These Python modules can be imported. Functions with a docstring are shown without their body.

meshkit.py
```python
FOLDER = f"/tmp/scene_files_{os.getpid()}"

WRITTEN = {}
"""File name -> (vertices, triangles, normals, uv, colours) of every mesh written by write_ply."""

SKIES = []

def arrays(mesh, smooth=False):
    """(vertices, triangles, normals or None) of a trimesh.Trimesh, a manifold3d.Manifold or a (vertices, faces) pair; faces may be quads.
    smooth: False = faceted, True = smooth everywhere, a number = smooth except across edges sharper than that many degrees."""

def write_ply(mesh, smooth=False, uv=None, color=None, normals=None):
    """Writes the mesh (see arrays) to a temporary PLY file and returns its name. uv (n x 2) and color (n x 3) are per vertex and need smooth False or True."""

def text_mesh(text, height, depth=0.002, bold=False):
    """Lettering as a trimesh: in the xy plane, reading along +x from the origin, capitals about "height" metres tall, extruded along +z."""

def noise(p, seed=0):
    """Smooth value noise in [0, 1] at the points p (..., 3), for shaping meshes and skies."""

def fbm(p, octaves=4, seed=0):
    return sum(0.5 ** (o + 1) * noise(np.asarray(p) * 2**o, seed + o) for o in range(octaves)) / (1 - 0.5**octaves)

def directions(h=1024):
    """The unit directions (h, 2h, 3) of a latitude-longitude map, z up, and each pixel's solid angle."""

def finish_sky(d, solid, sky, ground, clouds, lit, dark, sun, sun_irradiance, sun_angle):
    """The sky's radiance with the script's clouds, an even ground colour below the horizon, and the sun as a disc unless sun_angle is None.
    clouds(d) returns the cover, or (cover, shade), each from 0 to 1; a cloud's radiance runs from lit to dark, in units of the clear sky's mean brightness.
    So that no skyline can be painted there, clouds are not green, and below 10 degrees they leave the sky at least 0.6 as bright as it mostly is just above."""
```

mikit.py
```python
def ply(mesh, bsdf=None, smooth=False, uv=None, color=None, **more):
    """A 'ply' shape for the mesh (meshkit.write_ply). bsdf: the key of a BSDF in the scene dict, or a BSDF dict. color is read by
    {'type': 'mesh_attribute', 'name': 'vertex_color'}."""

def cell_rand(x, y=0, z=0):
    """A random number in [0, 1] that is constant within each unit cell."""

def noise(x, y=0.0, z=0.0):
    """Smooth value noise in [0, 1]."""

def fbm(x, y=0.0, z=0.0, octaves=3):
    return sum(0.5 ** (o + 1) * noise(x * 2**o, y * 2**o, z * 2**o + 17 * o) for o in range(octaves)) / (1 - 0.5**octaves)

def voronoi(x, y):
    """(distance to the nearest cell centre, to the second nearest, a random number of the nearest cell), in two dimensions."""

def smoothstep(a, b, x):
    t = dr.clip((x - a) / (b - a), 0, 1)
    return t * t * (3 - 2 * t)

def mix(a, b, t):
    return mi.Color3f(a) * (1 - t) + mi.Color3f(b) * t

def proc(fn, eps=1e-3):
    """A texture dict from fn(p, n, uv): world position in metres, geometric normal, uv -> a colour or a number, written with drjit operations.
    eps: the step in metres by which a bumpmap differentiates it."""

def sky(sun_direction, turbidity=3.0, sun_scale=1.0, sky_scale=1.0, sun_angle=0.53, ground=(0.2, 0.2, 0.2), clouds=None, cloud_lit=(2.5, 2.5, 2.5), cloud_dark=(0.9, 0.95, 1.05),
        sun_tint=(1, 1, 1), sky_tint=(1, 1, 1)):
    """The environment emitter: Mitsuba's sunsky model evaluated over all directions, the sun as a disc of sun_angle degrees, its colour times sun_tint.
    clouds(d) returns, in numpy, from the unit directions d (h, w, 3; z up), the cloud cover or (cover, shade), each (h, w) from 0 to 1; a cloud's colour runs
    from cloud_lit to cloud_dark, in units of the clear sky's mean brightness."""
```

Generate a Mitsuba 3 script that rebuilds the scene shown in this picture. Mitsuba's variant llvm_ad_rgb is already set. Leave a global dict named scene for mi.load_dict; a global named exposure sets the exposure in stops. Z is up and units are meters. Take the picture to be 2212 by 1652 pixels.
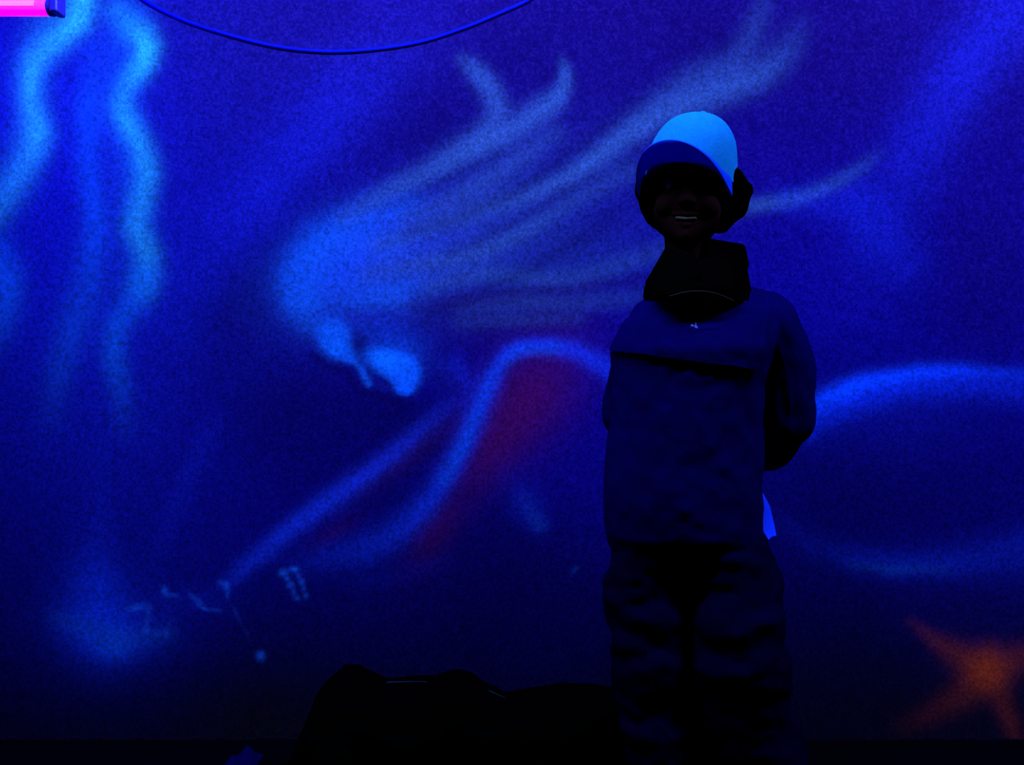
import math, random
import numpy as np
import trimesh
import manifold3d as m3
from manifold3d import Manifold
import drjit as dr
import mitsuba as mi
import mikit, meshkit

random.seed(7)
rng = np.random.default_rng(7)
T = mi.ScalarTransform4f
scene, labels = {}, {}

# ------------------------------------------------------------------ camera, lamps' strength, exposure
CAM_H, CAM_D, FOC = 0.908, 2.13, 1916.0          # eye height, distance to the mural wall, focal length in pixels of a 2212 px wide frame
scene['camera'] = {'type': 'perspective', 'fov_axis': 'x', 'fov': math.degrees(2 * math.atan(1106 / FOC)),
                   'near_clip': 0.05, 'far_clip': 50.0,
                   'principal_point_offset_y': 46.0 / 1652.0,
                   'to_world': T().look_at(origin=[0, -CAM_D, CAM_H], target=[0, 0, CAM_H], up=[0, 0, 1])}
exposure = 4.2
TUBE_VIOLET = (0.36, 0.0, 4.6)                    # the violet tube in the corner of the picture
LAMP_LEFT = (17.0, 21.0, 36.0)                    # blacklight lamps under the ceiling, above the picture
LAMP_RIGHT = (16.0, 19.0, 33.0)
ROOM_X0, ROOM_X1, ROOM_Y0, CEIL = -2.4, 2.4, -3.4, 2.34

# ------------------------------------------------------------------ helpers
def numbered(key):
    if key not in scene and key not in labels:
        return key
    n = 1
    while f'{key}_{n:03d}' in scene or f'{key}_{n:03d}' in labels:
        n += 1
    return f'{key}_{n:03d}'

def obj(name, mesh, bsdf, parent=None, smooth=False, label=None, **more):
    key = numbered(name if parent is None else parent + '__' + name)
    scene[key] = mikit.ply(mesh, bsdf, smooth=smooth, **more)
    if label:
        labels[key] = {'label': label}
    return key

def thing(name, label, cat, group=None):
    key = numbered(name)
    labels[key] = {'label': label, 'category': cat}
    if group:
        labels[key]['group'] = group
    return key

def struct(name, mesh, bsdf, label):
    key = obj(name, mesh, bsdf)
    labels[key] = {'label': label, 'category': name.split('_')[0], 'kind': 'structure'}
    return key

def box(x0, x1, y0, y1, z0, z1, r=0.0):
    if r <= 0:
        b = trimesh.creation.box(extents=(x1 - x0, y1 - y0, z1 - z0))
        b.apply_translation(((x0 + x1) / 2, (y0 + y1) / 2, (z0 + z1) / 2))
        return b
    s = Manifold.sphere(r, 16)
    return mesh_of(Manifold.batch_hull([s.translate((x, y, z)) for x in (x0 + r, x1 - r) for y in (y0 + r, y1 - r) for z in (z0 + r, z1 - r)]))

def mesh_of(m):
    a = m.to_mesh()
    return trimesh.Trimesh(np.array(a.vert_properties[:, :3], float), np.array(a.tri_verts), process=False)

def manifold_of(t):
    return Manifold(m3.Mesh(np.asarray(t.vertices, np.float32), np.asarray(t.faces, np.uint32)))

def ball(c, r, seg=20):
    r = np.broadcast_to(r, (3,))
    return Manifold.sphere(1.0, seg).scale(tuple(map(float, r))).translate(tuple(map(float, c)))

def bones(*chains):
    """Every chain is a list of (point, radius); consecutive joints are joined by the hull of their spheres."""
    out = []
    for ch in chains:
        for (a, ra), (b, rb) in zip(ch[:-1], ch[1:]):
            out.append(Manifold.batch_hull([ball(a, ra), ball(b, rb)]))
    return out

def union(parts):
    return Manifold.batch_boolean(parts, m3.OpType.Add)

def skin(m, length=0.01, it=12):
    t = mesh_of(m.refine_to_length(length))
    t.merge_vertices()
    trimesh.smoothing.filter_taubin(t, lamb=0.5, nu=0.51, iterations=it)
    return t

def wrinkle(t, amount, freq, stretch=(1, 1, 1), seed=0.0):
    p = np.asarray(t.vertices) * freq * np.asarray(stretch) + seed
    n = meshkit.fbm(p)
    n = np.asarray(n, float)
    n = n - n.mean()
    t.vertices = t.vertices + np.asarray(t.vertex_normals) * (amount * n / (np.abs(n).max() + 1e-9))[:, None]
    return t

def catmull(pts, n):
    p = np.asarray(pts, float)
    q = np.vstack([2 * p[0] - p[1], p, 2 * p[-1] - p[-2]])
    out = []
    for i in range(len(p) - 1):
        for t in np.linspace(0, 1, n, endpoint=False):
            a, b, c, d = q[i:i + 4]
            out.append(0.5 * (2 * b + (c - a) * t + (2 * a - 5 * b + 4 * c - d) * t * t + (3 * b - a - 3 * c + d) * t ** 3))
    return np.array(out + [p[-1]])

def tube(points, radii, sides=10, caps=True):
    p = np.asarray(points, float)
    t = np.gradient(p, axis=0)
    t /= np.linalg.norm(t, axis=1, keepdims=True)
    ref = np.array([0, 1.0, 0]) if abs(t[:, 1]).max() < 0.9 else np.array([0.3, 0.2, 0.9])
    a = np.cross(t, ref); a /= np.linalg.norm(a, axis=1, keepdims=True)
    b = np.cross(t, a)
    ang = np.arange(sides) * 2 * np.pi / sides
    r = np.broadcast_to(radii, (len(p),))
    v = (p[:, None] + r[:, None, None] * (np.cos(ang)[None, :, None] * a[:, None] + np.sin(ang)[None, :, None] * b[:, None])).reshape(-1, 3)
    f = []
    for i in range(len(p) - 1):
        for j in range(sides):
            k = (j + 1) % sides
            f += [[i * sides + j, i * sides + k, (i + 1) * sides + k], [i * sides + j, (i + 1) * sides + k, (i + 1) * sides + j]]
    if caps:
        v = np.vstack([v, p[0], p[-1]])
        n = len(p) * sides
        for j in range(sides):
            k = (j + 1) % sides
            f += [[n, k, j], [n + 1, n - sides + j, n - sides + k]]
    t_ = trimesh.Trimesh(v, np.array(f), process=False)
    t_.fix_normals()
    return t_

def loft(rings):
    """rings: list of (n x 3) closed loops, joined and capped."""
    n = len(rings[0])
    v = np.vstack(rings + [rings[0].mean(0)[None], rings[-1].mean(0)[None]])
    f = []
    for i in range(len(rings) - 1):
        for j in range(n):
            k = (j + 1) % n
            f += [[i * n + j, i * n + k, (i + 1) * n + k], [i * n + j, (i + 1) * n + k, (i + 1) * n + j]]
    a, b = len(rings) * n, len(rings) * n + 1
    for j in range(n):
        k = (j + 1) % n
        f += [[a, k, j], [b, (len(rings) - 1) * n + j, (len(rings) - 1) * n + k]]
    t = trimesh.Trimesh(v, np.array(f), process=False)
    t.fix_normals()
    return t

def sheet(grid, thick):
    """A thick sheet over an (a x b x 3) grid of points."""
    a, b = grid.shape[:2]
    v = grid.reshape(-1, 3)
    f = []
    for i in range(a - 1):
        for j in range(b - 1):
            q = [i * b + j, i * b + j + 1, (i + 1) * b + j + 1, (i + 1) * b + j]
            f += [[q[0], q[1], q[2]], [q[0], q[2], q[3]]]
    t = trimesh.Trimesh(v, np.array(f), process=False)
    nrm = np.asarray(t.vertex_normals)
    n = len(v)
    f2 = np.array(f)
    edge = [i * b for i in range(a)][::-1] + list(range(b)) + [i * b + b - 1 for i in range(1, a)] + [(a - 1) * b + j for j in range(b - 2, -1, -1)]
    loop = list(range(b)) + [i * b + b - 1 for i in range(1, a)] + [(a - 1) * b + j for j in range(b - 2, -1, -1)] + [i * b for i in range(a - 2, 0, -1)]
    side = []
    for i in range(len(loop)):
        p, q = loop[i], loop[(i + 1) % len(loop)]
        side += [[p, n + q, q], [p, n + p, n + q]]
    out = trimesh.Trimesh(np.vstack([v + nrm * thick / 2, v - nrm * thick / 2]), np.vstack([f2, f2[:, ::-1] + n, np.array(side)]), process=False)
    out.fix_normals()
    return out

# ------------------------------------------------------------------ materials
DARK = 0.46                                        # how dark the room's paints and cloths are, as a whole
def principled(name, color, rough=0.8, spec=0.3, **more):
    scene[name] = {'type': 'twosided', 'bsdf': {'type': 'principled', 'base_color': color if isinstance(color, dict) else {'type': 'rgb', 'value': list(color)}, 'roughness': rough, 'specular': spec, **more}}

def diffuse(name, color):
    scene[name] = {'type': 'twosided', 'bsdf': {'type': 'diffuse', 'reflectance': color if isinstance(color, dict) else {'type': 'rgb', 'value': [DARK * c for c in color]}}}

diffuse('m_black_paint', (0.004, 0.004, 0.006))
diffuse('m_floor', mikit.proc(lambda p, n, uv: mi.Color3f(0.0012, 0.0012, 0.006) * DARK * (0.7 + 0.6 * mikit.fbm(p.x * 30, p.y * 30, 0.0))))
diffuse('m_jacket', mikit.proc(lambda p, n, uv: mi.Color3f(0.0012, 0.0008, 0.085) * DARK * (0.85 + 0.3 * mikit.noise(p.x * 260, p.y * 260, p.z * 260))))
diffuse('m_trousers', (0.001, 0.001, 0.031))
diffuse('m_collar', (0.0008, 0.0008, 0.0012))
diffuse('m_zipper', (0.02, 0.02, 0.035))
diffuse('m_logo', (0.12, 0.18, 0.9))
diffuse('m_skin', (0.012, 0.004, 0.006))
diffuse('m_hair', (0.001, 0.0008, 0.0008))
diffuse('m_teeth', (0.075, 0.075, 0.07))
principled('m_eye', (0.02, 0.02, 0.022), 0.5, 0.1)
principled('m_iris', (0.01, 0.008, 0.006), 0.2, 0.4)
diffuse('m_cap', mikit.proc(lambda p, n, uv: mi.Color3f(0.004, 0.20, 0.70) * DARK * (0.85 + 0.3 * mikit.noise(p.x * 300, p.y * 300, p.z * 300))))
scene['m_visor'] = {'type': 'principledthin', 'base_color': {'type': 'rgb', 'value': [0.002, 0.025, 0.50]}, 'roughness': 0.9, 'eta': 1.05, 'diff_trans': 0.62}
diffuse('m_shoe', (0.001, 0.001, 0.0015))
diffuse('m_cloth', (0.01, 0.07, 1.9))
principled('m_rock', mikit.proc(lambda p, n, uv: mi.Color3f(0.0003, 0.0003, 0.0006) * (0.6 + 0.8 * mikit.fbm(p.x * 40, p.y * 40, p.z * 40))), 0.95, 0.005)
diffuse('m_glint', (0.008, 0.035, 0.12))  # pale tone of the glints modelled on the rock
diffuse('m_cable', (0.003, 0.008, 0.95))
principled('m_socket', (0.01, 0.01, 0.35), 0.4, 0.3)
principled('m_black_metal', (0.01, 0.01, 0.02), 0.5, 0.3)
principled('m_glass_tube', (0.2, 0.05, 0.3), 0.2, 0.5)

# ------------------------------------------------------------------ the mural: strokes in millimetre-like mural units (u right, v down)
K = CAM_D / FOC                                    # one mural unit in metres (1.11 mm)
CYAN, AZURE, BLUE, HAIR = (0.05, 1.05, 1.10), (0.005, 0.18, 0.98), (0.010, 0.034, 0.85), (0.031, 0.088, 0.35)
RED, SEA, ORANGE, DEEP, PEARL = (0.15, 0.006, 0.12), (0.010, 0.011, 0.045), (0.70, 0.085, 0.035), (0.004, 0.002, 0.09), (0.03, 0.26, 1.7)
VIVID, GLOW = (0.004, 0.13, 2.05), (0.005, 0.24, 2.05)    # the most brilliant blues
PLUM = (0.014, 0.003, 0.12)
ORDER = []
def stroke(color, pts, n=2):
    """pts: (u, v, half width, strength) control points of a soft brush stroke."""
    ORDER.append(('s', (color, [tuple(map(float, q)) for q in catmull(pts, n)])))
def blob(color, u, v, ru, rv, ang, strength, hard=1.0):
    ORDER.append(('b', (color, u, v, ru, rv, math.radians(ang), strength, hard)))

# light shafts and dark brushwork painted into the water, partly balancing the lamps
blob(BLUE, 60, 160, 480, 520, 0, 0.27)  # brightness near the left tube, put into the paint
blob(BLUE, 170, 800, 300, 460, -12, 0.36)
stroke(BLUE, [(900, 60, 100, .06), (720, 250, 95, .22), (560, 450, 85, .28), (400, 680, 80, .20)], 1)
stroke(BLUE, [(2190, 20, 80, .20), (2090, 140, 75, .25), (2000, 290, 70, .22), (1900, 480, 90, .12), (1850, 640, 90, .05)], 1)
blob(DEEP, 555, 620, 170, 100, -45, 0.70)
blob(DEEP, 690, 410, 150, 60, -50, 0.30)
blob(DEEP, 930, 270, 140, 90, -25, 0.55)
blob(DEEP, 1110, 110, 150, 110, 0, 0.40)  # darker paint where the ceiling lamps light the wall too strongly
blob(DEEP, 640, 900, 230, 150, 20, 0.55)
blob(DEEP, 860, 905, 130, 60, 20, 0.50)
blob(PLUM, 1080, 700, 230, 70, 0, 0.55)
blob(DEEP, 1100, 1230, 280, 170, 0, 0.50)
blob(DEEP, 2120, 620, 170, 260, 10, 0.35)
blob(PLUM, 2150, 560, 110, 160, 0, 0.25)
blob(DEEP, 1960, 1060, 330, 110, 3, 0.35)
# seabed
stroke(SEA, [(-80, 1700, 150, .9), (300, 1700, 130, .9), (700, 1650, 190, .85), (1150, 1720, 220, .6), (1700, 1660, 260, .7), (2300, 1600, 260, .8)], 1)
blob((0.012, 0.013, 0.016), 560, 1560, 150, 110, 0, 0.6)
# jellyfish arms
stroke(CYAN, [(175, -40, 30, .70), (165, 50, 28, .62), (95, 105, 28, .46), (68, 160, 24, .60), (66, 230, 24, .48), (80, 290, 28, .58), (55, 350, 28, .46), (10, 420, 30, .34), (-30, 480, 30, .30)])
stroke(CYAN, [(120, 40, 52, .16), (66, 150, 44, .12), (70, 260, 44, .12), (30, 380, 44, .14), (-10, 440, 44, .12)])
stroke(AZURE, [(-30, 520, 36, .5), (5, 570, 36, .6), (18, 630, 32, .65), (0, 700, 34, .45), (-30, 760, 30, .2)])
stroke(CYAN, [(255, 25, 30, .18), (285, 60, 30, .36), (315, 100, 26, .60), (298, 148, 24, .55), (268, 195, 24, .34), (266, 245, 25, .50), (298, 310, 25, .42), (315, 380, 26, .36), (302, 440, 26, .34), (292, 490, 26, .36), (315, 550, 27, .32), (308, 620, 28, .24)])
stroke(AZURE, [(310, 600, 32, .55), (290, 650, 32, .55), (250, 710, 28, .60), (245, 770, 26, .60), (258, 830, 26, .35), (270, 920, 30, .10)])
stroke(AZURE, [(270, 40, 45, .42), (272, 130, 44, .36), (256, 230, 44, .34), (284, 360, 44, .30), (292, 480, 44, .26), (300, 600, 44, .2)], 1)
stroke(AZURE, [(205, 110, 34, .20), (192, 220, 36, .42), (188, 340, 30, .42), (208, 490, 28, .45), (190, 620, 40, .34), (150, 730, 36, .34), (128, 810, 30, .28), (110, 900, 30, .10)], 1)
# shell lamp at the sea floor with its beam
stroke(BLUE, [(215, 1000, 26, .10), (215, 1150, 34, .24), (212, 1280, 44, .50), (235, 1380, 44, .6)], 1)
blob(VIVID, 212, 1320, 70, 105, -8, 0.42)
blob(VIVID, 235, 1365, 90, 50, 10, 0.55)
blob(GLOW, 247, 1386, 36, 30, 0, 0.95)
stroke(AZURE, [(120, 1335, 20, .15), (190, 1355, 22, .5), (250, 1385, 22, .5), (360, 1370, 22, .25)], 1)
stroke(BLUE, [(470, 900, 26, .08), (420, 1000, 24, .30), (370, 1110, 24, .22), (330, 1220, 24, .12)], 1)
# hair
stroke(AZURE, [(668, 690, 34, .45), (632, 650, 28, .55), (640, 590, 36, .62), (700, 520, 44, .60), (780, 480, 42, .48), (880, 440, 36, .28)])
stroke(AZURE, [(670, 640, 30, .70), (690, 580, 34, .60), (760, 540, 34, .50), (850, 520, 32, .40)])
blob(AZURE, 760, 600, 130, 80, -12, 0.62)
blob(AZURE, 840, 630, 80, 34, -8, 0.55)
blob(BLUE, 800, 570, 190, 95, -15, 0.55)
blob(HAIR, 980, 510, 300, 120, -28, 0.34)
blob(HAIR, 1200, 570, 220, 90, -15, 0.20)
stroke(HAIR, [(740, 470, 22, .35), (860, 405, 24, .62), (970, 350, 26, .66), (1080, 295, 28, .70), (1175, 235, 26, .78), (1215, 190, 18, .75), (1220, 150, 14, .5), (1212, 125, 10, .1)])
stroke(HAIR, [(960, 345, 24, .35), (1035, 300, 26, .55), (1072, 250, 26, .60), (1065, 205, 24, .62), (1035, 160, 22, .62), (1000, 130, 18, .25)])
stroke(HAIR, [(820, 530, 22, .45), (960, 480, 22, .55), (1080, 440, 22, .62), (1180, 405, 22, .72), (1270, 355, 24, .85), (1340, 300, 28, .85), (1430, 245, 30, .75), (1530, 205, 34, .72), (1630, 165, 32, .62), (1700, 110, 30, .30), (1730, 50, 26, .08)])
stroke(HAIR, [(1380, 270, 32, .3), (1490, 180, 34, .35), (1590, 130, 30, .32), (1640, 40, 26, .22), (1650, -20, 24, .1)])
stroke(HAIR, [(800, 590, 24, .35), (920, 570, 24, .55), (1030, 545, 24, .65), (1110, 510, 22, .62), (1180, 470, 20, .45), (1260, 420, 24, .35), (1360, 370, 26, .30)])
stroke(HAIR, [(880, 470, 20, .30), (1000, 420, 22, .40), (1110, 350, 24, .40), (1200, 290, 22, .25)])
stroke(HAIR, [(930, 620, 20, .45), (1040, 592, 22, .55), (1140, 600, 20, .55), (1250, 600, 22, .45), (1340, 570, 24, .40), (1440, 540, 26, .30)])
stroke(HAIR, [(1000, 665, 22, .25), (1120, 650, 20, .40), (1240, 655, 20, .36), (1380, 640, 24, .25)])
stroke(HAIR, [(990, 700, 16, .15), (1100, 690, 16, .30), (1250, 690, 16, .2)], 1)
stroke(HAIR, [(1560, 460, 18, .6), (1640, 443, 16, .72), (1720, 428, 16, .68), (1790, 402, 16, .55), (1850, 370, 16, .35), (1900, 330, 16, .08)])
stroke(BLUE, [(1700, 430, 30, .2), (1850, 440, 50, .25), (1950, 560, 60, .15)], 1)
stroke(DEEP, [(900, 700, 24, .25), (1040, 630, 14, .30), (1180, 560, 16, .35), (1320, 470, 22, .4)])
stroke(DEEP, [(880, 505, 12, .25), (1030, 455, 13, .40), (1160, 385, 15, .45), (1270, 305, 18, .40), (1380, 215, 22, .25)])
stroke(DEEP, [(960, 545, 9, .2), (1080, 500, 10, .35), (1180, 440, 11, .35), (1290, 380, 14, .25)])
stroke(DEEP, [(820, 455, 9, .2), (960, 390, 10, .28), (1080, 330, 12, .28)])
stroke(PLUM, [(900, 660, 26, .35), (1040, 645, 20, .45), (1180, 628, 16, .40), (1380, 605, 16, .30)])
blob((0.012, 0.03, 0.45), 790, 688, 95, 17, -2, 0.75)
# face
FACE = (0.006, 0.18, 1.15)
blob((0.006, 0.030, 0.50), 845, 718, 80, 30, 8, 0.65)
blob(FACE, 722, 728, 36, 46, -20, 0.78, 2)
blob(FACE, 740, 758, 38, 20, 28, 0.80, 2)
blob(DEEP, 778, 742, 20, 28, 20, 0.65)
stroke(FACE, [(758, 774, 7, .45), (776, 788, 8, .5), (788, 808, 9, .60), (797, 828, 7, .70)])
blob((0.006, 0.10, 0.9), 860, 758, 58, 34, 20, 0.60)
blob((0.006, 0.25, 1.5), 846, 786, 56, 30, 24, 0.97, 2)
blob((0.006, 0.20, 1.5), 876, 806, 34, 40, 10, 0.95, 2)
blob((0.005, 0.18, 1.5), 874, 840, 20, 14, 0, 0.95, 2)
blob((0.006, 0.015, 0.30), 824, 836, 18, 9, 28, 0.75)
stroke(DEEP, [(676, 762, 9, .35), (708, 792, 10, .5), (752, 804, 11, .5), (774, 840, 11, .5), (800, 850, 10, .5), (838, 862, 10, .5), (880, 878, 12, .35)])
blob((0.008, 0.018, 0.32), 955, 800, 60, 36, 30, 0.4)
# shoulder, arms, back
blob(RED, 1140, 860, 130, 85, -50, 0.60)
blob(RED, 1065, 970, 105, 52, -58, 0.48)
blob(RED, 945, 1140, 90, 40, -58, 0.40)
blob((0.05, 0.01, 0.16), 870, 990, 150, 30, -36, 0.5)
blob(RED, 720, 1150, 60, 18, -30, 0.2)
stroke((0.010, 0.060, 1.05), [(1350, 850, 20, .25), (1310, 795, 22, .55), (1250, 762, 22, .62), (1190, 748, 18, .75), (1130, 750, 18, .80), (1085, 778, 20, .75), (1058, 825, 24, .85), (1035, 885, 24, .92), (1008, 945, 24, .95), (975, 1010, 24, .90), (930, 1080, 28, .85), (870, 1140, 34, .72), (790, 1185, 36, .58), (700, 1205, 34, .35), (630, 1225, 28, .15)])
stroke(AZURE, [(1200, 752, 14, .2), (1120, 756, 14, .25), (1070, 800, 14, .15), (1030, 890, 14, .25), (1000, 960, 14, .3), (960, 1035, 16, .25)], 1)
stroke((0.014, 0.055, 1.0), [(980, 870, 20, .20), (900, 935, 22, .50), (830, 995, 22, .75), (750, 1055, 23, .92), (670, 1110, 23, .95), (600, 1165, 22, .90), (530, 1225, 22, .70), (490, 1260, 18, .45)])
stroke(BLUE, [(985, 790, 22, .3), (1010, 830, 22, .35), (1015, 880, 22, .2)], 1)
stroke(BLUE, [(960, 1215, 22, .12), (850, 1245, 24, .16), (740, 1262, 22, .10)], 1)
stroke(BLUE, [(1105, 1040, 38, .12), (1135, 1090, 38, .36), (1160, 1128, 26, .36)], 1)
stroke(AZURE, [(1130, 1080, 20, .05), (1165, 1135, 16, .18)], 1)
# pearl strings and bracelet
blob(BLUE, 330, 1330, 80, 40, -10, 0.25)
blob(BLUE, 440, 1292, 70, 30, -5, 0.25)
for u, v, ru, rv, an, st in ((294, 1312, 22, 8, -8, .60), (322, 1318, 6, 10, 0, .40), (317, 1342, 6, 14, 10, .50), (313, 1361, 8, 7, 0, .70), (337, 1367, 12, 8, -10, .45), (361, 1366, 5, 14, 15, .35),
                             (357, 1279, 7, 13, -25, .60), (374, 1287, 10, 5, 10, .40), (418, 1288, 12, 6, 35, .35), (432, 1303, 11, 7, 30, .42), (443, 1313, 8, 4, 15, .55), (466, 1316, 14, 5, 5, .25),
                             (488, 1266, 6, 10, -10, .65), (476, 1258, 9, 5, 15, .30), (493, 1284, 5, 9, -10, .30), (510, 1326, 5, 18, -25, .16), (530, 1365, 4, 16, -25, .10),
                             (612, 1237, 9, 8, 0, .75), (620, 1250, 6, 6, 0, .40), (627, 1263, 8, 7, 0, .55), (634, 1278, 6, 7, 0, .35), (641, 1291, 7, 6, 0, .40),
                             (635, 1229, 8, 7, 0, .75), (643, 1243, 5, 6, 0, .40), (650, 1256, 7, 7, 0, .50), (655, 1270, 5, 6, 0, .32), (660, 1285, 6, 8, 0, .42), (1242, 1230, 6, 12, 40, .15)):
    blob(PEARL, u, v, ru, rv, an, st)
blob(PEARL, 562, 1418, 10, 10, 0, 0.7)
blob(BLUE, 250, 1360, 190, 110, -10, 0.30)
# tail
blob(BLUE, 1900, 900, 210, 90, -8, 0.16)
stroke((0.004, 0.05, 1.2), [(1745, 912, 34, .80), (1830, 868, 34, .75), (1950, 836, 30, .60), (2080, 828, 32, .42), (2230, 842, 36, .30)], 1)
stroke(VIVID, [(1740, 884, 19, .55), (1790, 858, 21, .80), (1850, 834, 20, .80), (1920, 816, 18, .62), (2000, 805, 17, .46), (2080, 801, 16, .34), (2150, 804, 15, .22), (2240, 813, 15, .15)])
stroke((0.006, 0.045, 0.9), [(1690, 1130, 24, .10), (1760, 1185, 30, .26), (1850, 1208, 30, .42), (1950, 1220, 30, .55), (2060, 1216, 38, .46), (2150, 1202, 46, .42), (2240, 1186, 50, .42)], 1)
stroke(AZURE, [(1840, 1222, 12, .12), (1930, 1230, 12, .25), (2040, 1230, 12, .12)], 1)
# rock shadows painted as dark strokes on the sea floor, and the starfish
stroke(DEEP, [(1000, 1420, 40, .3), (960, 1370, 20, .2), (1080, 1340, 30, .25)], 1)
for pts in ([(2130, 1450, 38, .55), (2060, 1408, 27, .38), (2010, 1375, 18, .24), (1965, 1342, 12, .08)], [(2130, 1450, 40, .55), (2080, 1500, 32, .30), (2020, 1535, 28, .17), (1950, 1570, 24, .07)],
            [(2130, 1450, 36, .5), (2190, 1425, 32, .36), (2260, 1400, 26, .22)], [(2130, 1450, 30, .3), (2165, 1510, 24, .28), (2190, 1580, 20, .25)], [(2130, 1450, 30, .3), (2140, 1400, 18, .2)]):
    stroke(ORANGE, pts, 1)

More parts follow.
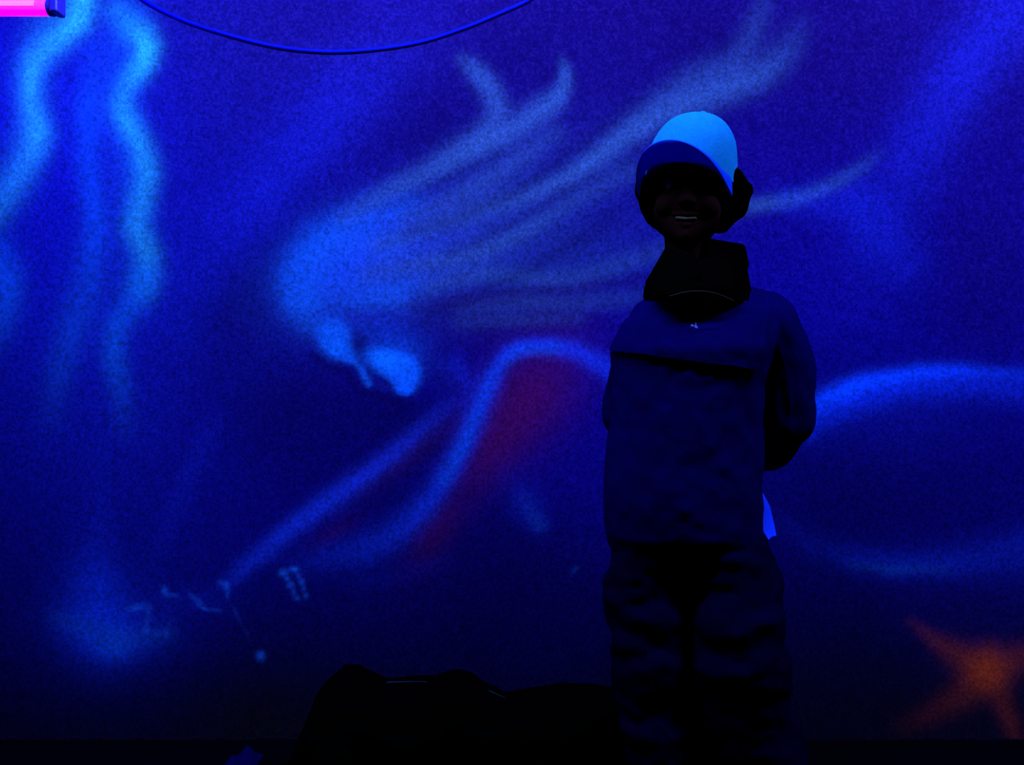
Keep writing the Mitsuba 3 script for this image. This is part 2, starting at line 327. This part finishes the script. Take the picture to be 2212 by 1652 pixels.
# the soft strokes, evaluated where a ray meets the painted wall
def mural_colour(p, n, uv):
    u, v = p.x / K + 1106.0, 780.0 - (p.z - CAM_H) / K
    w1 = mikit.noise(u / 46.0, v / 46.0, 3.0) - 0.5
    w2 = mikit.noise(u / 46.0, v / 46.0, 9.0) - 0.5
    uu, vv = u + 5 * w1, v + 5 * w2
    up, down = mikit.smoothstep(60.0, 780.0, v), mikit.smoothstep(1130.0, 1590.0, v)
    col = mikit.mix((0.0075, 0.0025, 0.125), (0.0050, 0.0025, 0.285), up)  # water tone by height, also making up for steep lamp falloff
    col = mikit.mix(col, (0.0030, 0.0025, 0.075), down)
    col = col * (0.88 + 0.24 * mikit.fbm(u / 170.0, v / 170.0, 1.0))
    def paint(col, c, a):
        a = dr.clip(a, 0, 1)
        return col * (1 - a) + mi.Color3f(c) * a
    for kind, it in ORDER:
        if kind == 'b':
            c, cu, cv, ru, rv, an, s, hard = it
            ca, sa = math.cos(an), math.sin(an)
            du, dv = uu - cu, vv - cv
            x, y = (du * ca + dv * sa) / ru, (dv * ca - du * sa) / rv
            q = x * x + y * y
            if hard > 1:
                q = q * q
            col = paint(col, c, s * dr.exp(-q))
        else:
            c, pts = it
            best = mi.Float(0)
            for a, b in zip(pts[:-1], pts[1:]):
                ex, ey = b[0] - a[0], b[1] - a[1]
                l2 = ex * ex + ey * ey + 1e-9
                du, dv = uu - a[0], vv - a[1]
                t = dr.clip((du * (ex / l2) + dv * (ey / l2)), 0, 1)
                gx, gy = du - t * ex, dv - t * ey
                w = max(a[2], 1) + t * (b[2] - a[2])
                s = a[3] + t * (b[3] - a[3])
                best = dr.maximum(best, s * dr.exp(-(gx * gx + gy * gy) / (w * w)))
            col = paint(col, c, best)
    # sponged, grainy paint
    g1 = mikit.noise(u / 3.1, v / 3.1, 5.0)
    g2 = mikit.noise(u / 5.3, v / 5.3, 11.0)
    g = 0.55 * g1 + 0.45 * g2 - 0.5
    col = col * dr.maximum(0.15, 1 + 1.0 * g) + mi.Color3f(0.008, 0.008, 0.02) * dr.maximum(0, g)
    col = col * DARK
    return mi.Color3f(dr.clip(col.x, 0, 0.96), dr.clip(col.y, 0, 0.96), dr.clip(col.z, 0, 0.96))

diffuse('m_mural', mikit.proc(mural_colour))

# ------------------------------------------------------------------ the room
struct('wall_back', box(ROOM_X0 - 0.1, ROOM_X1 + 0.1, 0.004, 0.12, -0.1, CEIL + 0.1), 'm_black_paint', 'long wall at the back that carries the underwater mural')
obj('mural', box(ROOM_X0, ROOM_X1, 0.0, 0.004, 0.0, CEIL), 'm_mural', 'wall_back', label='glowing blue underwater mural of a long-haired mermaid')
struct('floor', box(ROOM_X0 - 0.1, ROOM_X1 + 0.1, ROOM_Y0 - 0.1, 0.004, -0.1, 0.0), 'm_floor', 'dark floor of the blacklight room')
struct('ceiling', box(ROOM_X0 - 0.1, ROOM_X1 + 0.1, ROOM_Y0 - 0.1, 0.004, CEIL, CEIL + 0.1), 'm_black_paint', 'black painted ceiling')
struct('wall_left', box(ROOM_X0 - 0.1, ROOM_X0, ROOM_Y0 - 0.1, 0.0, 0.0, CEIL), 'm_black_paint', 'black painted side wall on the left')
struct('wall_right', box(ROOM_X1, ROOM_X1 + 0.1, ROOM_Y0 - 0.1, 0.0, 0.0, CEIL), 'm_black_paint', 'black painted side wall on the right')
struct('wall_front', box(ROOM_X0, ROOM_X1, ROOM_Y0 - 0.1, ROOM_Y0, 0.0, CEIL), 'm_black_paint', 'black painted wall behind the camera')

# ------------------------------------------------------------------ blacklight lamps hung from the ceiling
def tube_lamp(cx, y, z, length, r, radiance, label, hot=None):
    t = thing('ultraviolet_lamp', label, 'lamp', None)
    x0, x1 = cx - length / 2, cx + length / 2
    zt = z + r + 0.028
    obj('housing', box(x0 - 0.03, x1 + 0.03, y - 0.026, y + 0.026, zt, zt + 0.045, 0.006), 'm_black_metal', t, label='black metal housing')
    for s, x in ((-1, x0), (1, x1)):
        a, b = (x - 0.014, x + 0.002) if s < 0 else (x - 0.002, x + 0.014)
        k = obj('lamp_holder', box(a, b, y - 0.019, y + 0.019, z - r * 0.86, zt + 0.004, 0.004), 'm_socket', t, label='dark end socket')
    for s, x in ((-1, x0), (1, x1)):
        c = trimesh.creation.cylinder(radius=r * 1.02, height=0.010, sections=28)
        c.apply_transform(trimesh.transformations.rotation_matrix(math.pi / 2, [0, 1, 0]))
        c.apply_translation((x - s * 0.006, y, z))
        obj('end_ring', c, 'm_socket', t)
    n = 40
    xs = np.linspace(x0 + 0.011, x1 - 0.011, n)
    tb = tube(np.stack([xs, np.full(n, y), np.full(n, z)], 1), r, 28)
    em = {'type': 'rgb', 'value': list(radiance)}
    tk = obj('tube', tb, 'm_glass_tube', t, smooth=30, emitter={'type': 'area', 'radiance': em}, label='glowing violet tube')
    if hot:                                        # the brightest band along the side of the tube that faces the room
        gg = np.array([[(x, y - (r + 0.0006) * math.cos(q), z + (r + 0.0006) * math.sin(q)) for q in np.linspace(hot[1], hot[2], 9)] for x in np.linspace(x0 + 0.033, x1 - 0.033, 24)])
        obj('glow_band', sheet(gg, 0.0006), 'm_glass_tube', tk, emitter={'type': 'area', 'radiance': {'type': 'rgb', 'value': list(hot[0])}}, label='pale pink band along the tube')
    for x in (x0 + 0.1 * length, x1 - 0.1 * length):
        c = trimesh.creation.cylinder(radius=0.004, height=CEIL - zt - 0.044, sections=10)
        c.apply_translation((x, y, (CEIL + zt + 0.044) / 2))
        obj('hanger_rod', c, 'm_black_metal', t)
    return t

tube_lamp(-1.228, -0.35, 1.617, 0.62, 0.0163, TUBE_VIOLET, 'violet glowing tube lamp in the top left corner, above the pale jellyfish arms', hot=((0.32, 0.013, 4.6), -0.15, 0.55))
tube_lamp(-0.22, -0.80, 2.10, 0.8, 0.016, LAMP_LEFT, 'tube lamp under the ceiling above the mermaid, left of two')
tube_lamp(1.25, -0.80, 2.10, 0.8, 0.016, LAMP_RIGHT, 'tube lamp under the ceiling above the mermaid tail, right of two')

# the blue cable that sags across the top of the mural
cab = thing('cable', 'thin blue cable sagging across the top of the mural between two wall clips', 'cable')
cy = -0.0042
kd = (CAM_D + cy) / FOC
cpts = [((u - 1106) * kd, cy, CAM_H + (780 - v) * kd) for u, v in ((150, -190), (235, -70), (300, -8), (380, 36), (470, 68), (590, 99), (700, 111), (800, 107), (905, 91), (1000, 61), (1080, 28), (1150, -5), (1230, -60), (1310, -150))]
obj('cord', tube(catmull(cpts, 6), 0.0040, 12), 'm_cable', cab, smooth=30)
for x, y, z in (cpts[0], cpts[-1]):
    obj('wall_clip', box(x - 0.014, x + 0.014, cy - 0.009, -0.0001, z - 0.01, z + 0.014, 0.003), 'm_black_metal', cab)

# ------------------------------------------------------------------ black rock on the floor at the foot of the mural
ry = -0.17
kr = (CAM_D + ry) / FOC
def RX(u): return (u - 1106) * kr
def RZ(v): return CAM_H + (780 - v) * kr
prof = [(600, 1730, .02), (622, 1660, .06), (640, 1610, .08), (668, 1545, .10), (692, 1487, .11), (715, 1468, .11), (738, 1446, .10), (770, 1446, .09), (800, 1460, .09), (832, 1476, .10), (880, 1474, .11), (935, 1474, .11), (965, 1462, .10), (985, 1458, .10), (1012, 1464, .10),
        (1045, 1488, .10), (1092, 1510, .10), (1150, 1504, .11), (1220, 1492, .11), (1290, 1488, .08), (1340, 1490, .055), (1420, 1494, .05), (1490, 1500, .05), (1530, 1530, .045), (1556, 1600, .04), (1580, 1715, .02)]
rings = []
for u, v, dep in prof:
    x, zt = RX(u), max(RZ(v), 0.012)
    a = np.linspace(0, np.pi, 17)
    yy = ry - dep * np.sign(np.cos(a)) * np.abs(np.cos(a)) ** 0.55
    zz = zt * np.abs(np.sin(a)) ** 0.45
    base = np.linspace(ry + dep, ry - dep, 7)[1:-1]
    rings.append(np.stack([np.full(17 + 5, x), np.concatenate([yy, base]), np.concatenate([zz, np.zeros(5)])], 1))
rk = loft(rings).subdivide()
nn_ = np.asarray(meshkit.fbm(np.asarray(rk.vertices) * 26.0)) - 0.5
vn = np.asarray(rk.vertex_normals)
amt = np.where(rk.vertices[:, 2] > 0.012, 0.012, 0.0)
rk.vertices = rk.vertices + vn * (nn_ * amt)[:, None]
rk.vertices[:, 2] = np.maximum(rk.vertices[:, 2], 0)
rock = thing('rock', 'low lumpy black rock on the floor below the mermaid, left of the person', 'rock')
obj('body', rk, 'm_rock', rock, smooth=45)
def ridge(us, vs, r, dy):  # thin strip that draws a glint along the rock top
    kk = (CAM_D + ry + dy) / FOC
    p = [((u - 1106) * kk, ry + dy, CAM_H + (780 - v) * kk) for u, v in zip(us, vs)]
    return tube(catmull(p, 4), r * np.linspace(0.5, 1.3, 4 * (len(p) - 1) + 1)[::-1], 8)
obj('painted_glint', ridge((836, 862, 892, 922), (1474, 1473, 1472, 1472.5), 0.0016, -0.02), 'm_glint', rock, smooth=30, label='thin pale strip laid on the ridge as a glint')
obj('painted_glint', ridge((1056, 1072, 1092), (1492, 1499, 1507), 0.0016, -0.02), 'm_glint', rock, smooth=30, label='thin pale strip laid on the ridge as a glint')

# small blue crumpled cloth on the floor
sy = -0.15
ks = (CAM_D + sy) / FOC
g = np.zeros((14, 14, 3))
for i, a in enumerate(np.linspace(-1, 1, 14)):
    for j, b in enumerate(np.linspace(-1, 1, 14)):
        h = 0.022 * max(0, 1 - a * a - 0.7 * b * b) + 0.006 * math.sin(5 * a + 2 * b) * (1 - a * a) + 0.006
        g[i, j] = ((520 - 1106) * ks + a * 0.036, sy + b * 0.05, max(0.0025, h + (0.012 if a > 0.2 and b > 0 else 0) * (1 - a * a)))
scrap = obj('cloth', sheet(g, 0.002), 'm_jacket', smooth=40)
labels[scrap] = {'label': 'small crumpled blue cloth on the floor, left of the black rock', 'category': 'cloth'}

# ------------------------------------------------------------------ the person
PY = -0.35
def P(px, py, y=PY):
    k = (CAM_D + y) / FOC
    return ((px - 1106) * k, y, CAM_H + (780 - py) * k)

person = thing('person', 'person in pale cap, dark blue pullover and trousers, standing smiling before the mural', 'person')

# head frame: forward is turned a little to the left of the picture and tilted
HC = np.array([0.352, -0.36, 1.232])
ROLL = math.radians(4)
FACE_YAW, CAP_YAW = math.radians(-12), math.radians(-26)
yaw = FACE_YAW
def H(x, f, z):
    """A point of the head: x to the picture's right, f forward (towards the camera), z up."""
    cyaw, syaw = math.cos(yaw), math.sin(yaw)
    x, z = x * math.cos(ROLL) + z * math.sin(ROLL), z * math.cos(ROLL) - x * math.sin(ROLL)
    return (HC[0] + x * cyaw + f * syaw, HC[1] - f * cyaw + x * syaw, HC[2] + z)
def hball(x, f, z, r, seg=20):
    return ball(H(x, f, z), r, seg)

head = [Manifold.batch_hull([hball(0, -0.012, 0.040, 0.078), hball(0, 0.012, 0.030, 0.074), hball(0, 0.035, -0.020, 0.050)]),
        Manifold.batch_hull([hball(-0.030, 0.030, -0.030, 0.036), hball(0.030, 0.030, -0.030, 0.036), hball(0, 0.062, -0.080, 0.019), hball(-0.040, 0.0, -0.055, 0.020), hball(0.040, 0.0, -0.055, 0.020)]),
        Manifold.batch_hull([hball(0, 0.082, 0.016, 0.007), hball(0, 0.094, -0.018, 0.010), hball(-0.010, 0.084, -0.020, 0.008), hball(0.010, 0.084, -0.020, 0.008)]),
        Manifold.batch_hull([hball(-0.035, 0.070, 0.032, 0.010), hball(0.035, 0.070, 0.032, 0.010), hball(0, 0.078, 0.030, 0.010)]),
        hball(-0.036, 0.052, -0.024, 0.026), hball(0.036, 0.052, -0.024, 0.026),
        Manifold.batch_hull([hball(-0.024, 0.068, -0.042, 0.006), hball(0, 0.078, -0.044, 0.008), hball(0.024, 0.068, -0.042, 0.006)]),
        Manifold.batch_hull([hball(-0.020, 0.066, -0.062, 0.007), hball(0, 0.075, -0.064, 0.008), hball(0.020, 0.066, -0.062, 0.007)])]
for s in (-1, 1):
    head.append(Manifold.batch_hull([hball(s * 0.077, -0.012, 0.016, 0.013), hball(s * 0.073, -0.006, -0.016, 0.010), hball(s * 0.082, -0.020, 0.008, 0.008)]))
NECK0, NECK1 = H(0, -0.02, -0.05), (0.362, -0.345, 1.04)
SL, SR = (0.490, -0.345, 0.985), (0.296, -0.335, 0.955)
EL, ER = (0.556, -0.292, 0.795), (0.240, -0.235, 0.800)
WL, WR = (0.455, -0.190, 0.705), (0.300, -0.180, 0.700)
HL, HR = (0.505, -0.3, 0.53), (0.2, -0.3, 0.53)
body_parts = head + bones([(NECK0, 0.046), (NECK1, 0.050)],
    [((0.330, -0.345, 0.965), 0.052), ((0.430, -0.345, 0.970), 0.052)],
    [((0.315, -0.345, 0.92), 0.072), ((0.305, -0.345, 0.72), 0.070), ((0.295, -0.345, 0.60), 0.075)],
    [((0.420, -0.345, 0.93), 0.072), ((0.420, -0.345, 0.72), 0.070), ((0.425, -0.345, 0.60), 0.075)],
    [((0.362, -0.340, 0.94), 0.072), ((0.360, -0.345, 0.60), 0.080)],
    [(SL, 0.042), (EL, 0.037), (WL, 0.025)], [(SR, 0.040), (ER, 0.036), (WR, 0.025)],
    [((0.302, -0.345, 0.58), 0.075), ((0.270, -0.352, 0.34), 0.050), ((0.300, -0.345, 0.075), 0.034), ((0.292, -0.41, 0.035), 0.026)],
    [((0.420, -0.345, 0.58), 0.078), ((0.450, -0.360, 0.34), 0.050), ((0.495, -0.345, 0.075), 0.034), ((0.515, -0.41, 0.035), 0.026)])
def hand(w, d, side, nrm):
    """A palm, four fingers of unequal length and a thumb from the palm's side; d: direction of the fingers, nrm: out of the palm."""
    w, d, nrm = np.array(w), np.array(d, float) / np.linalg.norm(d), np.array(nrm, float)
    nrm = nrm - d * (nrm @ d); nrm /= np.linalg.norm(nrm)
    s = np.cross(d, nrm) * side
    out = [Manifold.batch_hull([ball(w + d * 0.012 + s * q, 0.013) for q in (-0.012, 0.012)] + [ball(w + d * 0.055 + s * q, 0.010) for q in (-0.022, 0.022)])]
    for q, ln in ((-0.022, 0.040), (-0.0075, 0.048), (0.0075, 0.045), (0.022, 0.035)):
        k0 = w + d * 0.056 + s * q
        k1 = k0 + d * ln * 0.5 + nrm * 0.004
        k2 = k1 + d * ln * 0.22 + nrm * ln * 0.28
        k3 = k2 + d * ln * 0.02 + nrm * ln * 0.30
        out += bones([(k0, 0.0075), (k1, 0.007), (k2, 0.0065), (k3, 0.006)])
    t0 = w + d * 0.020 - s * 0.018
    t1 = t0 + d * 0.018 - s * 0.018 + nrm * 0.006
    t2 = t1 + d * 0.022 - s * 0.006 + nrm * 0.010
    return out + bones([(t0, 0.011), (t1, 0.009), (t2, 0.007)])
body_parts += hand(WL, (-0.9, 0.15, -0.25), 1, (0, 1, 0.1)) + hand(WR, (0.9, 0.1, -0.35), -1, (0, 1, 0.1))
body = union(body_parts)
for s in (-1, 1):
    body = body - hball(s * 0.031, 0.094, 0.012, 0.015)
body = body - Manifold.batch_hull([hball(-0.021, 0.084, -0.050, 0.0045), hball(0, 0.088, -0.054, 0.007), hball(0.021, 0.084, -0.050, 0.0045)])
bm = skin(body, 0.007, 8)
obj('body', bm, 'm_skin', person, smooth=True)
for s in (-1, 1):
    e = obj('eye', mesh_of(hball(s * 0.031, 0.0715, 0.012, 0.0115, 24)), 'm_eye', person, smooth=True)
    obj('iris', mesh_of(hball(s * 0.031, 0.0795, 0.012, 0.0052, 20)), 'm_iris', e, smooth=True, label='dark iris')
teeth = Manifold.batch_hull([hball(-0.017, 0.0755, -0.0505, 0.0032), hball(0, 0.0795, -0.0525, 0.0042), hball(0.017, 0.0755, -0.0505, 0.0032)])
obj('teeth', mesh_of(teeth), 'm_teeth', person, smooth=True, label='teeth showing in a smile')

# hair: a bob that flares at both sides below the cap
hair = union([Manifold.batch_hull([hball(0, -0.030, 0.045, 0.088), hball(-0.072, -0.018, 0.030, 0.026), hball(0.074, -0.018, 0.030, 0.028)]),
              Manifold.batch_hull([hball(-0.074, -0.01, 0.045, 0.026), hball(-0.088, -0.012, 0.012, 0.023), hball(-0.078, -0.015, -0.020, 0.016), hball(-0.05, -0.05, -0.03, 0.03)]),
              Manifold.batch_hull([hball(0.078, -0.004, 0.042, 0.027), hball(0.099, -0.010, 0.024, 0.024), hball(0.092, -0.02, -0.012, 0.022), hball(0.070, -0.022, -0.045, 0.016), hball(0.04, -0.05, -0.03, 0.03)]),
              Manifold.batch_hull([hball(-0.05, -0.055, 0.02, 0.045), hball(0.05, -0.055, 0.02, 0.045), hball(-0.03, -0.06, -0.055, 0.022), hball(0.03, -0.06, -0.055, 0.022)])])
hm = wrinkle(skin(hair, 0.006, 8), 0.006, 40, (1, 1, 0.35), 3.0)
obj('hair', hm, 'm_hair', person, smooth=True, label='dark chin-length hair flaring out below the cap')

# cap: six-panel crown, button, curved visor; worn turned a little further than the face
yaw = CAP_YAW
crown_rings = []
na = 48
for t in np.linspace(0, 0.97, 15):
    zz, low = -0.002 + 0.112 * math.sin(t * math.pi / 2), 0.027 * max(0.0, 1 - t / 0.3)
    rr = math.cos(t * math.pi / 2) ** 0.78
    ang = np.arange(na) * 2 * np.pi / na
    seam = 1 - 0.012 * np.exp(-(((ang * 6 / (2 * np.pi)) % 1 - 0.5) / 0.06) ** 2) * (1 if t > 0.05 else 0)
    crown_rings.append(np.array([H(-0.002 + 0.090 * rr * s_ * math.cos(a) + 0.010 * t, -0.012 + 0.104 * rr * s_ * math.sin(a), 0.060 + zz - low * abs(math.cos(a)) ** 1.5) for a, s_ in zip(ang, seam)]))
cap = obj('cap', loft(crown_rings), 'm_cap', person, smooth=40, label='pale glowing cloth cap crown')
vg = np.zeros((29, 9, 3))
for i, u in enumerate(np.linspace(-1, 1, 29)):
    for j, v in enumerate(np.linspace(0, 1, 9)):
        a = math.pi / 2 + u * math.radians(80)
        bx, bf = -0.089 * math.cos(a), 0.104 * math.sin(a) - 0.012
        out = 0.066 * (max(0.0, 1 - u * u)) ** 0.6
        bx2 = bx * (1 + 0.03 * v)
        z = 0.056 + v * 0.004 - 0.050 * abs(u) ** 2.0 * (0.35 + 0.65 * v) + 0.030 * v * (1 - u * u) - 0.011 * max(0.0, (v - 0.72) / 0.28) ** 2 * (1 - 0.45 * u)
        vg[i, j] = H(-0.004 + bx2, bf + out * v, z)
vis = obj('visor', sheet(vg, 0.004), 'm_visor', cap, smooth=40, label='curved visor')
obj('button', mesh_of(ball(H(0.014, -0.012, 0.172), (0.008, 0.008, 0.004))), 'm_cap', cap, smooth=True)

# jacket
jr = [(1.062, .305, .455, .062, .080), (1.040, .284, .497, .070, .092), (1.012, .256, .528, .080, .100), (.975, .222, .542, .094, .104), (.930, .200, .522, .112, .104), (.860, .203, .500, .107, .100),
      (.780, .197, .497, .106, .096), (.700, .187, .500, .108, .096), (.630, .182, .500, .110, .098), (.565, .188, .498, .106, .096), (.528, .200, .490, .092, .086)]
zs = np.array([r[0] for r in jr])
rings = []
for z in np.linspace(1.062, .528, 46):
    xl, xr, df, db = (np.interp(-z, -zs, [r[i] for r in jr]) for i in (1, 2, 3, 4))
    cx, rx = (xl + xr) / 2, (xr - xl) / 2
    a = np.arange(56) * 2 * np.pi / 56
    c, s = np.cos(a), np.sin(a)
    e = 0.80
    x = cx + rx * np.sign(c) * np.abs(c) ** e
    y = PY + 0.004 + np.where(s < 0, df, db) * np.sign(s) * np.abs(s) ** e
    rings.append(np.stack([x, y, np.full_like(x, z)], 1))
torso = manifold_of(loft(rings))
sl = union(bones([((0.470, -0.345, 1.000), 0.062), ((0.512, -0.335, 0.985), 0.066), ((0.545, -0.308, 0.90), 0.072), ((0.557, -0.292, 0.795), 0.070), ((0.536, -0.255, 0.740), 0.064), ((0.480, -0.200, 0.706), 0.046)],
    [((0.290, -0.335, 0.985), 0.055), ((0.258, -0.300, 0.90), 0.054), ((0.250, -0.250, 0.800), 0.058), ((0.275, -0.205, 0.730), 0.046), ((0.295, -0.185, 0.705), 0.042)]))
jm = skin(torso + sl, 0.010, 10)
wrinkle(jm, 0.006, 14, (1, 1, 0.55), 5.0)
wrinkle(jm, 0.003, 40, (1, 1, 0.6), 11.0)
jac = obj('jacket', jm, 'm_jacket', person, smooth=True, label='dark blue pullover jacket')

def offset_surface(mesh, keep, lift, thick):
    """A thin second layer over the kept faces of a mesh."""
    f = mesh.faces[keep]
    idx, inv = np.unique(f, return_inverse=True)
    inv = inv.reshape(f.shape)
    v, n = mesh.vertices[idx], mesh.vertex_normals[idx]
    top, bot = v + n * (lift + thick), v + n * (lift - thick)
    m = len(idx)
    e = np.vstack([inv[:, [0, 1]], inv[:, [1, 2]], inv[:, [2, 0]]])
    key = {}
    for a, b in e:
        key[(a, b)] = True
    side = [[a, b, m + b] for a, b in key if (b, a) not in key] + [[a, m + b, m + a] for a, b in key if (b, a) not in key]
    side = np.array(side)[:, ::-1]
    return trimesh.Trimesh(np.vstack([top, bot]), np.vstack([inv, inv[:, ::-1] + m, side]), process=False)

flap = jm
for nrm, org in (((0, -1, 0), (0, PY - 0.02, 0)), ((0.135, 0, 1), (0.20, 0, 0.928)), ((0, 0, -1), (0, 0, 1.02)), ((-1, 0, 0.25), (0.475, 0, 0.93))):
    flap = trimesh.intersections.slice_mesh_plane(flap, nrm, org)
flap.merge_vertices()
scene_flap = offset_surface(flap, np.arange(len(flap.faces)), 0.005, 0.003)
obj('chest_flap', scene_flap, 'm_jacket', jac, smooth=40, label='chest panel that ends in an overlapping seam')
# collar: tall black stand-up collar, higher at the right, with a flap point at the left
def ring(cx, cy, cz, rx, ry, tilt, n=48, notch=None):
    a = np.arange(n) * 2 * np.pi / n
    x, y = cx + rx * np.cos(a), cy + ry * np.sin(a)
    z = cz + tilt * np.cos(a) + 0.012 * np.sin(a)
    return np.stack([x, y, z], 1)
outer = [ring(0.372, -0.350, 1.030, .108, .108, -0.002), ring(0.370, -0.350, 1.062, .104, .100, 0.006), ring(0.374, -0.352, 1.095, .092, .086, 0.016), ring(0.380, -0.354, 1.118, .085, .078, 0.020)]
inner = [ring(0.378, -0.354, 1.117, .074, .068, 0.020), ring(0.370, -0.352, 1.09, .070, .066, 0.014), ring(0.368, -0.350, 1.04, .070, .066, 0.0)]
loops = outer + inner
n = 48
v = np.vstack(loops); f = []
for i in range(len(loops)):
    i2 = (i + 1) % len(loops)
    for j in range(n):
        k = (j + 1) % n
        f += [[i * n + j, i * n + k, i2 * n + k], [i * n + j, i2 * n + k, i2 * n + j]]
col = trimesh.Trimesh(v, np.array(f), process=False); col.fix_normals()
lap_r = Manifold.batch_hull([ball(P(1530, 530, -0.38), 0.014), ball(P(1600, 537, -0.36), 0.010), ball(P(1606, 572, -0.36), 0.011), ball(P(1560, 600, -0.39), 0.016), ball(P(1540, 620, -0.42), 0.014)])
lap_l = Manifold.batch_hull([ball(P(1446, 546, -0.43), 0.012), ball(P(1404, 612, -0.42), 0.009), ball(P(1412, 624, -0.43), 0.009), ball(P(1440, 634, -0.455), 0.010), ball(P(1500, 600, -0.45), 0.014), ball(P(1490, 560, -0.44), 0.012)])
lap_f = Manifold.batch_hull([ball(P(1450, 580, -0.44), 0.012), ball(P(1442, 636, -0.458), 0.008), ball(P(1500, 622, -0.455), 0.012), ball(P(1575, 622, -0.44), 0.012), ball(P(1560, 570, -0.42), 0.012)])
cm = skin(union([manifold_of(col), lap_r, lap_l, lap_f]), 0.010, 4)
obj('collar', cm, 'm_collar', jac, smooth=True, label='black stand-up collar')
zp = catmull([P(1446, 640, -0.468), P(1480, 631, -0.474), P(1515, 629, -0.474), P(1550, 635, -0.466), P(1585, 650, -0.452)], 6)
obj('zipper', tube(zp, 0.0013, 8), 'm_zipper', jac, smooth=30, label='thin pale stitched edge below the collar')
# small bird-shaped emblem on the chest
from shapely.geometry import Polygon
em = Polygon([(-9, 4), (-5, 5), (-2, 2.4), (0.6, 2.6), (1.2, 8), (2.6, 8.4), (3.2, 3), (4.4, 1.5), (7, -2.6), (6.2, -3.6), (0.4, -3.6), (-0.4, -0.8), (-3, 0.6), (-6, 0.4), (-8.6, -0.4)])
em = trimesh.creation.extrude_polygon(em, 0.8)
em.apply_scale(0.00088)
em.apply_transform(trimesh.transformations.rotation_matrix(math.pi / 2, [1, 0, 0]))
ex_, _, ez_ = P(1501, 705, -0.465)
fv = scene_flap.vertices
EMB_Y = float(fv[(np.abs(fv[:, 0] - ex_) < 0.014) & (np.abs(fv[:, 2] - ez_) < 0.014), 1].min()) - 0.0006
px_, _, pz_ = P(1501, 705, EMB_Y)
em.apply_translation((px_, EMB_Y, pz_))
obj('emblem', em, 'm_logo', jac, label='tiny pale bird-shaped emblem')

# trousers
legs = union(bones([((0.285, -0.345, 0.60), 0.082), ((0.272, -0.345, 0.44), 0.084), ((0.277, -0.350, 0.33), 0.082), ((0.272, -0.350, 0.23), 0.066), ((0.298, -0.348, 0.13), 0.068), ((0.305, -0.348, 0.06), 0.070)],
                   [((0.410, -0.345, 0.60), 0.086), ((0.435, -0.350, 0.46), 0.100), ((0.446, -0.366, 0.33), 0.100), ((0.460, -0.354, 0.24), 0.096), ((0.500, -0.345, 0.13), 0.088), ((0.512, -0.345, 0.05), 0.088)],
                   [((0.335, -0.335, 0.52), 0.060), ((0.342, -0.330, 0.30), 0.045), ((0.350, -0.330, 0.22), 0.035)]))
tl = skin(legs, 0.012, 8)
wrinkle(tl, 0.012, 9, (0.8, 1, 1.9), 21.0)
wrinkle(tl, 0.006, 26, (0.8, 1, 1.5), 31.0)
tm = manifold_of(tl).trim_by_plane((0, 0, 1), 0.095)
tmm = mesh_of(tm)
obj('trousers', tmm, 'm_trousers', person, smooth=50, label='baggy dark trousers')
def shoe(ax, tx):
    d = tx - ax
    m = Manifold.batch_hull([ball((ax, -0.315, 0.030), 0.030), ball((ax, -0.320, 0.085), 0.038), ball((ax + d * 0.5, -0.40, 0.040), (0.040, 0.036, 0.036)), ball((ax + d, -0.465, 0.026), (0.038, 0.034, 0.024)), ball((ax + d * .2, -0.30, 0.012), (0.034, 0.03, 0.012)), ball((ax + d, -0.465, 0.012), (0.042, 0.036, 0.012))])
    return skin(m.trim_by_plane((0, 0, 1), 0.0), 0.010, 3)
for ax, tx in ((0.300, 0.285), (0.502, 0.525)):
    s = shoe(ax, tx)
    s.vertices[:, 2] = np.maximum(s.vertices[:, 2], 0.0)
    obj('shoe', s, 'm_shoe', person, smooth=True)

# the bright shirt tail that hangs out behind the hip
cg = np.zeros((18, 10, 3))
for i, t in enumerate(np.linspace(0, 1, 18)):
    for j, q in enumerate(np.linspace(-1, 1, 10)):
        x = 0.502 + 0.046 * q + (0.010 * min(1, t * 3) if q > 0 else 0)
        z = 0.645 - 0.022 * max(0, q) * (1 - t) - 0.108 * t + 0.004 * math.sin(9 * q) * t
        y = -0.205 - 0.075 * t + 0.028 * q + 0.006 * math.sin(3.2 * q + 2.5 * t)
        cg[i, j] = (x, y, z)
obj('shirt_tail', sheet(cg, 0.003), 'm_cloth', person, smooth=40, label='bright blue shirt tail behind the hip')
